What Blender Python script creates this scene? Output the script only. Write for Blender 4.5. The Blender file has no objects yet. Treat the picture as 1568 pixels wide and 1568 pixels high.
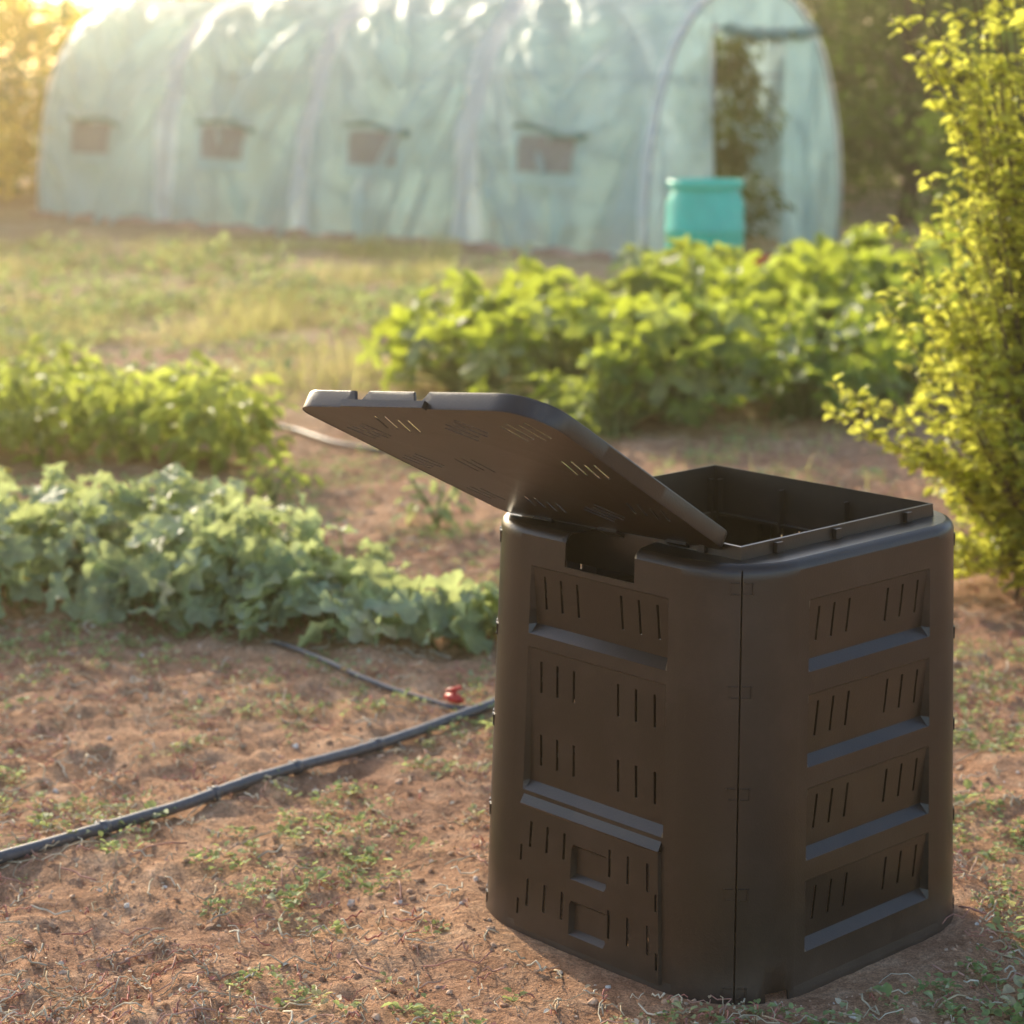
import bpy, math, random
import numpy as np
from mathutils import Vector, Matrix
rng=np.random.default_rng(7); random.seed(5)
R=math.radians
scene=bpy.context.scene

# ---------------------------------------------------------------- helpers
def hash2(ix,iy,seed):
    v=np.sin(ix*127.1+iy*311.7+seed*74.7)*43758.5453
    return v-np.floor(v)
def vnoise(x,y,seed=0):
    xi=np.floor(x); yi=np.floor(y); fx=x-xi; fy=y-yi
    fx=fx*fx*(3-2*fx); fy=fy*fy*(3-2*fy)
    a=hash2(xi,yi,seed); b=hash2(xi+1,yi,seed); c=hash2(xi,yi+1,seed); d=hash2(xi+1,yi+1,seed)
    return (a*(1-fx)+b*fx)*(1-fy)+(c*(1-fx)+d*fx)*fy
def fbm(x,y,seed=0,o=3):
    r=0;a=.5;t=0
    for i in range(o):
        r=r+a*vnoise(x*2**i+i*13.7,y*2**i+i*7.3,seed+i); t+=a; a*=.5
    return r/t
BINC=(.448,4.36)
def ground_h(x,y):
    x=np.asarray(x,float); y=np.asarray(y,float)
    h=(fbm(x/1.3,y/1.3,1)-.5)*.07
    h=h+(fbm(x/.22,y/.22,5,3)-.5)*.05
    fine=(fbm(x/.05,y/.05,9,3)-.5)*.032
    fine+=np.maximum(vnoise(x/.045,y/.045,31)-.6,0)*.03
    h=h+fine*np.clip((15-y)/6,0,1)
    d=np.sqrt((x-BINC[0])**2+(y-BINC[1])**2)
    k=np.clip((d-.5)/.35,0,1)
    h=h*(.12+.88*k)+.014*np.exp(-((d-.55)/.06)**2)
    far=np.clip((y-16)/10,0,1)
    return h*(1-far*.8)

class MB:
    def __init__(s): s.V=[];s.T=[];s.R=[];s.M=[];s.n=0
    def add(s,v,t,r=0.5,m=0):
        v=np.asarray(v,float).reshape(-1,3); t=np.asarray(t,int).reshape(-1,3)
        s.V.append(v); s.T.append(t+s.n); s.n+=len(v)
        s.R.append(np.broadcast_to(np.asarray(r,float),(len(v),)))
        s.M.append(np.full(len(t),m,int))
    def build(s,name,mats,smooth=True,parent=None):
        V=np.concatenate(s.V);T=np.concatenate(s.T);RR=np.concatenate(s.R);M=np.concatenate(s.M)
        me=bpy.data.meshes.new(name); me.vertices.add(len(V)); me.vertices.foreach_set('co',V.ravel())
        me.loops.add(len(T)*3); me.loops.foreach_set('vertex_index',T.ravel().astype(np.int32))
        me.polygons.add(len(T)); me.polygons.foreach_set('loop_start',np.arange(0,len(T)*3,3,dtype=np.int32))
        for m in mats: me.materials.append(m)
        me.polygons.foreach_set('material_index',M.astype(np.int32))
        me.polygons.foreach_set('use_smooth',np.full(len(T),smooth))
        me.update(calc_edges=True)
        at=me.attributes.new('rnd','FLOAT','POINT'); at.data.foreach_set('value',RR)
        ob=bpy.data.objects.new(name,me); scene.collection.objects.link(ob)
        if parent: ob.parent=parent
        return ob

def rots(phi,pitch,roll):
    phi,pitch,roll=[np.atleast_1d(np.asarray(a,float)) for a in (phi,pitch,roll)]
    n=max(len(phi),len(pitch),len(roll)); phi,pitch,roll=[np.broadcast_to(a,(n,)) for a in (phi,pitch,roll)]
    c,s=np.cos,np.sin; O=np.zeros(n); I=np.ones(n)
    Z=np.array([[c(phi),-s(phi),O],[s(phi),c(phi),O],[O,O,I]]).transpose(2,0,1)
    X=np.array([[I,O,O],[O,c(pitch),-s(pitch)],[O,s(pitch),c(pitch)]]).transpose(2,0,1)
    Y=np.array([[c(roll),O,s(roll)],[O,I,O],[-s(roll),O,c(roll)]]).transpose(2,0,1)
    return Z@X@Y
def scatter(mb,tmpl,pos,Rm,scale,rnd,m=0):
    V,T=tmpl; n=len(pos); scale=np.broadcast_to(np.asarray(scale,float),(n,))
    W=np.einsum('nij,vj->nvi',Rm,V)*scale[:,None,None]+np.asarray(pos)[:,None,:]
    TT=T[None]+(np.arange(n)*len(V))[:,None,None]
    mb.add(W.reshape(-1,3),TT.reshape(-1,3),np.repeat(np.broadcast_to(rnd,(n,)),len(V)),m)

def lobed_leaf(nang=30,lobes=5,depth=.25,serr=.06,wave=.06,cup=.12):
    V=[(0,0,0)]; T=[]
    ths=np.linspace(-math.pi*.94,math.pi*.94,nang)
    for k,fr in enumerate((.5,1.0)):
        for i,t in enumerate(ths):
            r=.5*(1-depth*(.5-.5*math.cos(lobes*t)))*(1+.18*math.cos(t))*(1+(serr*(1 if i%2 else -1)))
            r*=fr
            z=cup*fr*fr*.5-.06*fr*math.cos(lobes*t)+(wave*math.sin(t*7+1) if fr==1 else 0)-.12*fr*fr*max(0,math.cos(t))
            V.append((r*math.sin(t),r*math.cos(t),z))
    for i in range(nang-1):
        T.append((0,2+i,1+i)); a=1+i;b=2+i;c=1+nang+i;d=2+nang+i
        T+= [(a,b,c),(b,d,c)]
    return np.array(V),np.array(T)
def oval_leaf(w=.42,fold=.12,bend=.15):
    V=[(0,0,0),(0,.5,-bend*.3),(0,1,-bend),(-w*.5,.35,fold),(-w*.42,.7,fold*.6),(w*.5,.35,fold),(w*.42,.7,fold*.6)]
    T=[(0,1,3),(3,1,4),(1,2,4),(0,5,1),(5,6,1),(1,6,2)]
    return np.array(V,float),np.array(T)
LEAF_Z=lobed_leaf(36,5,.55,.08,.06,.12)
LEAF_C=lobed_leaf(26,5,.26,.05,.05,.10)
LEAF_O=oval_leaf(.5,.08,.2)
LEAF_S=oval_leaf(.66,.14,.15)
BLADE=(np.array([(-.02,0,0),(.02,0,0),(-.014,.55,.02),(.014,.55,.02),(0,1,-.1)]),np.array([(0,1,2),(1,3,2),(2,3,4)]))

def tube(pts,rad,n=6):
    P=np.asarray(pts,float); m=len(P); rad=np.broadcast_to(np.asarray(rad,float),(m,))
    T=np.gradient(P,axis=0); T/=np.linalg.norm(T,axis=1)[:,None]+1e-9
    ref=np.array([0,0,1.]) if abs(T[:,2]).mean()<.8 else np.array([1.,0,0])
    A=np.cross(T,ref); A/=np.linalg.norm(A,axis=1)[:,None]+1e-9; B=np.cross(T,A)
    an=np.arange(n)*2*math.pi/n
    V=P[:,None,:]+rad[:,None,None]*(A[:,None,:]*np.cos(an)[None,:,None]+B[:,None,:]*np.sin(an)[None,:,None])
    F=[]
    for i in range(m-1):
        for j in range(n):
            a=i*n+j;b=i*n+(j+1)%n;c=a+n;d=b+n
            F+=[(a,b,c),(b,d,c)]
    V=np.vstack([V.reshape(-1,3),P[0],P[-1]]); e0=m*n;e1=m*n+1
    for j in range(n):
        F.append((e0,(j+1)%n,j)); F.append((e1,(m-1)*n+j,(m-1)*n+(j+1)%n))
    return V,np.array(F)
def spline(ctrl,n):
    C=np.asarray(ctrl,float); C=np.vstack([2*C[0]-C[1],C,2*C[-1]-C[-2]]); out=[]
    segs=len(C)-3
    for u in np.linspace(0,segs-1e-6,n):
        i=int(u); t=u-i; p0,p1,p2,p3=C[i:i+4]
        out.append(.5*((2*p1)+(-p0+p2)*t+(2*p0-5*p1+4*p2-p3)*t*t+(-p0+3*p1-3*p2+p3)*t**3))
    return np.array(out)
def boxmesh(c,sz,M=None):
    v=np.array([(x,y,z) for x in (-.5,.5) for y in (-.5,.5) for z in (-.5,.5)])*np.array(sz)
    if M is not None: v=v@np.asarray(M).T
    v=v+np.array(c)
    q=[(0,1,3,2),(4,6,7,5),(0,4,5,1),(2,3,7,6),(0,2,6,4),(1,5,7,3)]
    t=[]
    for a,b,c_,d in q: t+=[(a,b,c_),(a,c_,d)]
    return v,np.array(t)
def pyd(name,V,F,mats,parent=None,sharp=30,flat=None):
    me=bpy.data.meshes.new(name); me.from_pydata([tuple(v) for v in V],[],F)
    for m in mats: me.materials.append(m)
    me.polygons.foreach_set('use_smooth',[True]*len(me.polygons) if flat is None else [not f for f in flat]); me.update()
    me.set_sharp_from_angle(angle=R(sharp))
    if flat is not None: me.polygons.foreach_set('use_smooth',[not f for f in flat])
    ob=bpy.data.objects.new(name,me); scene.collection.objects.link(ob)
    if parent: ob.parent=parent
    return ob
def empty(name,loc=(0,0,0)):
    e=bpy.data.objects.new(name,None); scene.collection.objects.link(e); e.empty_display_size=.1
    return e

# ---------------------------------------------------------------- materials
def nm(name):
    m=bpy.data.materials.new(name); m.use_nodes=True; nt=m.node_tree; nt.nodes.clear()
    o=nt.nodes.new('ShaderNodeOutputMaterial'); return m,nt,o
def ramp(nt,fac,stops):
    r=nt.nodes.new('ShaderNodeValToRGB'); e=r.color_ramp.elements
    while len(e)<len(stops): e.new(.5)
    for i,(p,c) in enumerate(stops):
        e[i].position=p; e[i].color=(*c,1) if len(c)==3 else c
    nt.links.new(fac,r.inputs[0]); return r.outputs[0]
def noise(nt,vec,scale,detail=4,rough=.55):
    n=nt.nodes.new('ShaderNodeTexNoise'); n.inputs['Scale'].default_value=scale; n.inputs['Detail'].default_value=detail; n.inputs['Roughness'].default_value=rough
    nt.links.new(vec,n.inputs['Vector']); return n.outputs['Fac']
def mixc(nt,f,a,b,mode='MIX'):
    m=nt.nodes.new('ShaderNodeMix'); m.data_type='RGBA'; m.blend_type=mode
    for s,v in ((0,f),(6,a),(7,b)):
        if hasattr(v,'links'): nt.links.new(v,m.inputs[s])
        else: m.inputs[s].default_value=v if s==0 else (*v,1)
    return m.outputs[2]
def bump(nt,h,st,dist):
    b=nt.nodes.new('ShaderNodeBump'); b.inputs['Strength'].default_value=st; b.inputs['Distance'].default_value=dist
    nt.links.new(h,b.inputs['Height']); return b.outputs[0]
def leafmat(name,stops,trans,tf=.42,rough=.6,spec=.2,nscale=25):
    m,nt,o=nm(name); L=nt.links.new
    at=nt.nodes.new('ShaderNodeAttribute'); at.attribute_name='rnd'
    col=ramp(nt,at.outputs['Fac'],stops)
    geo=nt.nodes.new('ShaderNodeNewGeometry'); nz=noise(nt,geo.outputs['Position'],nscale,3)
    v=ramp(nt,nz,[(.3,(.65,.65,.65)),(.7,(1.25,1.25,1.2))])
    col=mixc(nt,1.0,col,v,'MULTIPLY')
    p=nt.nodes.new('ShaderNodeBsdfPrincipled'); L(col,p.inputs['Base Color']); p.inputs['Roughness'].default_value=rough
    p.inputs['Specular IOR Level'].default_value=spec
    if tf<=0: L(p.outputs[0],o.inputs[0]); return m
    t=nt.nodes.new('ShaderNodeBsdfTranslucent')
    tc=mixc(nt,1.0,v,trans,'MULTIPLY'); L(tc,t.inputs['Color'])
    mx=nt.nodes.new('ShaderNodeMixShader'); mx.inputs[0].default_value=tf; L(p.outputs[0],mx.inputs[1]); L(t.outputs[0],mx.inputs[2]); L(mx.outputs[0],o.inputs[0])
    return m
def plain(name,col,rough=.5,metal=0,bs=0,bscale=50,var=.15,spec=.5):
    m,nt,o=nm(name); L=nt.links.new
    tc=nt.nodes.new('ShaderNodeTexCoord'); nz=noise(nt,tc.outputs['Object'],bscale,4)
    c=ramp(nt,nz,[(.3,tuple(x*(1-var) for x in col)),(.7,tuple(min(1,x*(1+var)) for x in col))])
    p=nt.nodes.new('ShaderNodeBsdfPrincipled'); L(c,p.inputs['Base Color']); p.inputs['Roughness'].default_value=rough; p.inputs['Metallic'].default_value=metal
    p.inputs['Specular IOR Level'].default_value=spec
    if bs: L(bump(nt,nz,bs,.002),p.inputs['Normal'])
    L(p.outputs[0],o.inputs[0]); return m
def dusty(name,col,dust,rough):
    m,nt,o=nm(name); L=nt.links.new
    tc=nt.nodes.new('ShaderNodeTexCoord'); ob=tc.outputs['Object']
    nz=noise(nt,ob,260,3); sm=noise(nt,ob,6,6,.7)
    sp=nt.nodes.new('ShaderNodeSeparateXYZ'); L(ob,sp.inputs[0])
    mr=nt.nodes.new('ShaderNodeMapRange'); mr.inputs[1].default_value=.13; mr.inputs[2].default_value=0; mr.inputs[3].default_value=.0; mr.inputs[4].default_value=.45; L(sp.outputs[2],mr.inputs[0])
    sr=ramp(nt,sm,[(.48,(.01,.01,.01)),(.78,(.14,.14,.14))])
    ad=nt.nodes.new('ShaderNodeMath'); ad.operation='MULTIPLY_ADD'; L(mr.outputs[0],ad.inputs[0]); L(sm,ad.inputs[1]); L(sr,ad.inputs[2])
    c=mixc(nt,ad.outputs[0],col,dust)
    p=nt.nodes.new('ShaderNodeBsdfPrincipled'); L(c,p.inputs['Base Color']); p.inputs['Specular IOR Level'].default_value=.6
    rr=nt.nodes.new('ShaderNodeMapRange'); rr.inputs[3].default_value=rough; rr.inputs[4].default_value=rough+.35; L(ad.outputs[0],rr.inputs[0]); L(rr.outputs[0],p.inputs['Roughness'])
    L(bump(nt,nz,.22,.002),p.inputs['Normal']); L(p.outputs[0],o.inputs[0]); return m

# soil
m_soil,nt,o=nm('soil'); L=nt.links.new
tc=nt.nodes.new('ShaderNodeTexCoord'); ob=tc.outputs['Object']
n1=noise(nt,ob,1.1,5); n2=noise(nt,ob,9,6,.65); n3=noise(nt,ob,60,5,.7); n5=noise(nt,ob,240,3,.7)
c1=ramp(nt,n2,[(.25,(.38,.205,.12)),(.5,(.63,.385,.245)),(.75,(.80,.56,.39))])
c2=ramp(nt,n3,[(.3,(.50,.47,.45)),(.65,(1.2,1.18,1.16))])
c=mixc(nt,.85,c1,c2,'MULTIPLY')
c5=ramp(nt,n5,[(.35,(.66,.64,.63)),(.62,(1.15,1.15,1.15))]); c=mixc(nt,.85,c,c5,'MULTIPLY')
c3=ramp(nt,n1,[(.35,(.78,.72,.70)),(.65,(1.12,1.08,1.0))]); c=mixc(nt,1.0,c,c3,'MULTIPLY')
sep=nt.nodes.new('ShaderNodeSeparateXYZ'); L(ob,sep.inputs[0])
mr=nt.nodes.new('ShaderNodeMapRange'); mr.inputs[1].default_value=9.5; mr.inputs[2].default_value=14; L(sep.outputs[1],mr.inputs[0])
m2=nt.nodes.new('ShaderNodeMath'); m2.operation='MULTIPLY'; L(mr.outputs[0],m2.inputs[0])
fr=ramp(nt,n1,[(.38,(.1,.1,.1)),(.6,(.8,.8,.8))]); L(fr,m2.inputs[1])
g=ramp(nt,n2,[(.3,(.34,.28,.13)),(.7,(.70,.56,.36))])
c=mixc(nt,m2.outputs[0],c,g)
p=nt.nodes.new('ShaderNodeBsdfPrincipled'); L(c,p.inputs['Base Color']); p.inputs['Roughness'].default_value=.95; p.inputs['Specular IOR Level'].default_value=.15
hm=nt.nodes.new('ShaderNodeMath'); hm.operation='ADD'; L(n2,hm.inputs[0]); L(n3,hm.inputs[1])
L(bump(nt,hm.outputs[0],.9,.02),p.inputs['Normal']); L(p.outputs[0],o.inputs[0])

m_clod=leafmat('soil_clod',[(0,(.38,.22,.14)),(.6,(.60,.38,.25)),(.95,(.70,.49,.36)),(1,(.85,.80,.74))],(.1,.06,.04),tf=.0,rough=.95,spec=.1,nscale=120)
m_bin=dusty('brown_plastic',(.029,.018,.011),(.20,.13,.09),.31)
m_lid=dusty('lid_plastic',(.030,.019,.012),(.14,.10,.07),.30)
m_zuc=leafmat('zucchini_leaf',[(0,(.06,.12,.03)),(.5,(.12,.20,.05)),(.8,(.20,.28,.11)),(.9,(.36,.42,.28)),(1,(.40,.40,.11))],(.70,.80,.08),.44,.5,.35,9)
m_cuc=leafmat('cucumber_leaf',[(0,(.19,.25,.14)),(.6,(.34,.41,.26)),(.94,(.46,.53,.36)),(.975,(.70,.60,.36)),(1,(.78,.68,.47))],(.68,.76,.30),.42,.5,.4,14)
m_pep=leafmat('pepper_leaf',[(0,(.11,.19,.045)),(1,(.26,.34,.10))],(.78,.85,.15),.5,.5,.35,9)
m_shrub=leafmat('shrub_leaf',[(0,(.11,.18,.03)),(.5,(.26,.33,.06)),(1,(.56,.52,.13))],(.95,.95,.15),.54,.5,.35,20)
m_weed=leafmat('weed_leaf',[(0,(.18,.28,.09)),(.6,(.36,.46,.22)),(.8,(.60,.58,.38)),(1,(.66,.30,.23))],(.60,.68,.25),.4,.6,.2,40)
m_grass=leafmat('grass_blade',[(0,(.20,.26,.08)),(.5,(.42,.44,.16)),(1,(.78,.66,.40))],(.84,.76,.28),.42,.7,.2,5)
m_tree=leafmat('tree_leaf',[(0,(.02,.05,.016)),(.6,(.045,.095,.026)),(1,(.12,.17,.04))],(.26,.40,.05),.38,.6,.2,2)
m_tree_suntint=leafmat('tree_leaf_sun_tint',[(0,(.18,.17,.04)),(1,(.52,.38,.08))],(1,.76,.12),.55,.5,.3,2)  # golden tone is backlight and flare glow put into the leaf colour
m_stem=leafmat('green_stem',[(0,(.18,.25,.08)),(1,(.38,.42,.18))],(.4,.5,.1),.3,.5,.4,20)
m_redstem=leafmat('dry_stem',[(0,(.62,.22,.18)),(.30,(.70,.42,.32)),(.4,(.62,.48,.30)),(1,(.92,.83,.66))],(.4,.25,.18),.2,.7,.2,20)
m_bark=plain('bark',(.14,.10,.07),.9,0,.6,20,.3,.2)
m_pipe=plain('black_pipe',(.09,.09,.10),.33,0,.2,80,.25,.8)
m_red=plain('red_plastic',(.6,.04,.03),.4)
m_yel=plain('yellow_petal',(.85,.60,.03),.6)
m_teal=plain('teal_plastic',(.01,.62,.48),.35,0,.1,8,.08)
m_steel=plain('steel_tube',(.35,.37,.38),.4,.7)

def film(name,col,trc,tl,tp,rough=.3):
    m,nt,o=nm(name); L=nt.links.new
    tc=nt.nodes.new('ShaderNodeTexCoord'); n=noise(nt,tc.outputs['Object'],1.3,4); nn=noise(nt,tc.outputs['Object'],5,4)
    c=ramp(nt,n,[(.3,tuple(x*.80 for x in col)),(.7,col)])
    d=nt.nodes.new('ShaderNodeBsdfPrincipled'); L(c,d.inputs['Base Color']); d.inputs['Roughness'].default_value=rough; d.inputs['Specular IOR Level'].default_value=.8
    t=nt.nodes.new('ShaderNodeBsdfTranslucent'); t.inputs[0].default_value=(*trc,1)
    tr=nt.nodes.new('ShaderNodeBsdfTransparent'); tr.inputs[0].default_value=(.88,.98,.96,1)
    b=bump(nt,nn,.9,.12); L(b,d.inputs['Normal'])
    a=nt.nodes.new('ShaderNodeMixShader'); a.inputs[0].default_value=tl; L(d.outputs[0],a.inputs[1]); L(t.outputs[0],a.inputs[2])
    e=nt.nodes.new('ShaderNodeMixShader'); e.inputs[0].default_value=tp; L(a.outputs[0],e.inputs[1]); L(tr.outputs[0],e.inputs[2])
    L(e.outputs[0],o.inputs[0]); return m
m_film=film('greenhouse_film',(.60,.82,.83),(.70,.91,.88),.42,.31)
m_band=film('film_band',(.86,.95,.96),(.88,.97,.96),.44,.05)
m_mesh=film('insect_mesh',(.36,.33,.33),(.42,.40,.40),.3,.15,.7)
m_flap=film('film_flap',(.14,.38,.34),(.25,.5,.45),.2,.02)

# ---------------------------------------------------------------- ground
def grow(a,step,fac,end):
    out=[];x=a
    while x<end: x+=step; step*=fac; out.append(x)
    return out
xd=np.arange(-2.3,2.3001,.02); g=grow(2.3,.025,1.09,450); xs=np.array([-v for v in g[::-1]]+list(xd)+g)
yd=list(np.arange(3.0,8,.02))+list(np.arange(8,14,.05)); gy=grow(yd[-1],.06,1.09,600); gb=grow(-3.0,.05,1.15,80)
ys=np.array([-v for v in gb[::-1]]+yd+gy)
X,Y=np.meshgrid(xs,ys); Z=ground_h(X,Y)
nx,ny=len(xs),len(ys); V=np.stack([X,Y,Z],-1).reshape(-1,3)
i=np.arange(ny-1)[:,None]*nx+np.arange(nx-1)[None]; i=i.ravel()
T=np.concatenate([np.stack([i,i+1,i+nx],-1),np.stack([i+1,i+nx+1,i+nx],-1)])
mb=MB(); mb.add(V,T); mb.build('ground',[m_soil])

# clods
ico_v=[];ph=(1+5**.5)/2
for a in (-1,1):
    for b in (-ph,ph): ico_v+= [(0,a,b),(a,b,0),(b,0,a)]
ico_v=np.array(ico_v)/np.linalg.norm([1,ph])
from itertools import combinations
d=np.linalg.norm(ico_v[:,None]-ico_v[None],axis=2); e=d[d>.01].min()*1.01
ico_t=np.array([c for c in combinations(range(12),3) if d[c[0],c[1]]<e and d[c[1],c[2]]<e and d[c[0],c[2]]<e])
for k,tr in enumerate(ico_t):
    a,b,c=ico_v[tr]
    if np.dot(np.cross(b-a,c-a),a)<0: ico_t[k]=tr[::-1]
mb=MB()
for k in range(12):
    n=2100; t=ico_v*(1+rng.uniform(-.35,.35,(12,1)))*np.array([1,.8,.6])
    y=3.05+rng.random(n)**1.5*8; x=rng.uniform(-1,1,n)*(.9+y*.3)
    s=.0020+.011*rng.random(n)**7+.0010*(y/5)
    dd=np.hypot(x-BINC[0],y-BINC[1]); ok=dd>.5; x,y,s=x[ok],y[ok],s[ok]; n=len(x)
    pos=np.stack([x,y,ground_h(x,y)+s*.15],-1)
    scatter(mb,(t,ico_t),pos,rots(rng.uniform(0,6.3,n),rng.uniform(-.5,.5,n),rng.uniform(-.5,.5,n)),s,rng.random(n)**1.0)
mb.build('soil_clods',[m_clod],smooth=False)

# ---------------------------------------------------------------- compost bin
bin_e=empty('compost_bin')
H=.862; S=.812; r=.17; hf=S/2-r; TAP=.068/.88
ROT=-2
def wallpt(k,kind,u,z,dd):
    al=R(225+90*k+ROT); n=np.array([math.cos(al),math.sin(al)]); t=np.array([-math.sin(al),math.cos(al)])
    if kind=='s': p=n*(S/2-dd)+t*u
    else:
        be=al+R(u); c=n*hf+t*hf; p=c+(r-dd)*np.array([math.cos(be),math.sin(be)])
    return p*(1-TAP*z)
slots=[-.165,-.116,-.066,.064,.115,.168]; SW=.0034
A_pan=[(.092,.238),(.279,.425),(.467,.613),(.657,.800)]
PW=.204; LZ=.019
def depthA(s,z,pans,dm=.019):
    ws=min(1,max(0,(PW-abs(s))/.006)); dz=0
    for zb,zt in pans:
        if zb<=z<=zb+LZ: dz=dm*(z-zb)/LZ
        elif zb+LZ<z<=zt-.003: dz=.003+(dm-.003)*(zt-.003-z)/(zt-.003-zb-LZ)
        elif zt-.003<z<=zt: dz=.003*(zt-z)/.003
    return dz*ws
B_pan=[(.657,.800),(.322,.630)]
def depthB(s,z): 
    return max(depthA(s,z,B_pan[:1]),depthA(s,z,B_pan[1:],.015))
holesA=[(s-SW,s+SW,zb+.053,zt-.020) for s in slots for zb,zt in A_pan]
holesB=[(s-SW,s+SW,.710,.780) for s in slots]+[(s-SW,s+SW,.535,.602) for s in slots]+[(s-SW,s+SW,.378,.445) for s in slots]
holesB+=[(-.195,.195,.030,.300)]+[(-.10,.105,.812,2)]
def colset(hs,extra):
    c=set([-hf,hf,-PW,PW,-PW+.006,PW-.006]+extra)
    for h in hs: c.add(h[0]);c.add(h[1])
    return sorted(c)
arcs=[0.01,6,12,18,24,30,36,41,43.9,44.4,45,45.6,46.1,49,54,60,66,72,78,84,89.99]
cols=[]
for k in range(4):
    hs=holesB if k==0 else holesA
    for s in colset(hs,[]): cols.append((k,'s',s))
    for a in arcs: cols.append((k,'a',a))
zs={0,.012,.03,.300,.812,.85,H}
for pn in (A_pan,B_pan):
    for zb,zt in pn: zs|={zb,zb+LZ,zt-.003,zt}
for h in holesA+holesB:
    zs.add(h[2]); 
    if h[3]<1: zs.add(h[3])
zs=sorted(zs)
zz=[zs[0]]
for z in zs[1:]:
    if z-zz[-1]>.0005: zz.append(z)
zs=zz
rows=[('w',z,0) for z in zs]+[('w',.870,.003),('w',.8765,.009),('w',.880,.018),('r',.881,.304),('r',.906,.302),('r',.907,.297),('r',.80,.291)]
nz_flat=len(zs)
V=[];F=[];FL=[]
for ty,z,q in rows:
    for (k,kd,u) in cols:
        if ty=='w':
            dd=q
            if kd=='s' and q==0: dd=depthB(u,z) if k==0 else depthA(u,z,A_pan)
            if kd=='a' and abs(u-45)<.3 and z<.87: dd+=.004
            if z<.01: dd-=.004
            elif z<.013: dd-=.003
            p=wallpt(k,kd,u,z,dd)
        else:
            p=wallpt(k,kd,u,.88,.02)
            a2=math.atan2(p[1],p[0])-R(225+ROT); cs=[math.cos(a2),math.sin(a2)]
            rr=q/max(abs(cs[0]),abs(cs[1])); p=p/np.linalg.norm(p)*rr
        V.append((p[0],p[1],z))
nc=len(cols)
for j in range(len(rows)-1):
    zc=(rows[j][1]+rows[j+1][1])/2
    for c in range(nc):
        c2=(c+1)%nc; k,kd,u=cols[c]; k2,kd2,u2=cols[c2]
        skip=False
        if kd=='s' and kd2=='s':
            uc=(u+u2)/2
            for h in (holesB if k==0 else holesA):
                if h[0]<uc<h[1] and h[2]<zc<h[3] and j<len(rows)-4: skip=True;break
        if k==0 and kd=='a' and 66<=u<82 and zc<.03: skip=True
        if not skip: F.append((j*nc+c,j*nc+c2,(j+1)*nc+c2,(j+1)*nc+c)); FL.append((kd=='s' and kd2=='s' and j<nz_flat-1) or j>=len(rows)-5)
body=pyd('body',V,F,[m_bin],bin_e,28,FL)
so=body.modifiers.new('t','SOLIDIFY'); so.thickness=.004; so.offset=-1
zr=sorted([.018,.022,.035,.05,.075,.085,.10,.135,.17,.18,.20,.235,.262,.28,.290,.295,.305,.318,.06,.115,.125,.15,.205,.245])
dc=sorted(set([-.2,-.196,.2,.196,-.045,.055,-.04,.05,-.187,-.193,.187,.193]+[s+q for s in slots for q in (-SW,SW)]))
holD=[(s-SW,s+SW,.205,.262) for s in slots]+[(s-SW,s+SW,.075,.135) for s in slots]+[(-.193,-.187,.17,.205),(.187,.193,.17,.205),(-.193,-.187,.05,.085),(.187,.193,.05,.085)]
V=[];F=[]
for z in zr:
    for s in dc:
        d_=-.007
        if s in (-.2,.2) or z in (.018,): d_=.004
        if z>.290: d_=-.010+(z-.295)*.55
        if -.0405<=s<=.0505 and (.18<=z<=.235 or .06<=z<=.115): d_=.006
        w=1+.07*(1-z/.32)
        p=wallpt(0,'s',s*w,z,d_); V.append((p[0],p[1],z))
nd=len(dc)
for j in range(len(zr)-1):
    for c in range(nd-1):
        sc=(dc[c]+dc[c+1])/2; z_=(zr[j]+zr[j+1])/2
        if any(h[0]<sc<h[1] and h[2]<z_<h[3] for h in holD): continue
        F.append((j*nd+c,j*nd+c+1,(j+1)*nd+c+1,(j+1)*nd+c))
door=pyd('emptying_door',V,F,[m_bin],bin_e,28,[True]*len(F))
so=door.modifiers.new('t','SOLIDIFY'); so.thickness=.004; so.offset=-1
mb=MB()
for k in range(4):
    al=R(225+90*k+ROT)
    for z in (.035,.235,.435,.635,.835):
        for sg in (-1,1):
            be=al+R(45+sg*4.2); M=np.array([[math.cos(be),-math.sin(be),0],[math.sin(be),math.cos(be),0],[0,0,1]])
            p=wallpt(k,'a',45+sg*4.2,z,-.0006); mb.add(*boxmesh((p[0],p[1],z+.011),(.0045,.013,.003),M)); mb.add(*boxmesh((p[0],p[1],z-.011),(.0045,.013,.003),M))
            p=wallpt(k,'a',45+sg*7.8,z,-.0006); mb.add(*boxmesh((p[0],p[1],z),(.0045,.003,.0245),M))
    n=np.array([math.cos(al),math.sin(al)]); t=np.array([-n[1],n[0]])
    M=np.array([[n[0],t[0],0],[n[1],t[1],0],[0,0,1]])
    for s in (-.2,-.02,.21):
        c=n*.308+t*s; mb.add(*boxmesh((c[0],c[1],.892),(.010,.018,.020),M))
    for s in (-.27,-.09,.09,.27):
        c=n*.284+t*s; mb.add(*boxmesh((c[0],c[1],.83),(.014,.006,.10),M))
    c=n*.285+t*0; mb.add(*boxmesh((c[0],c[1],.80),(.012,.56,.006),M))
mb.build('clips',[m_bin],False,bin_e)
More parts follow.
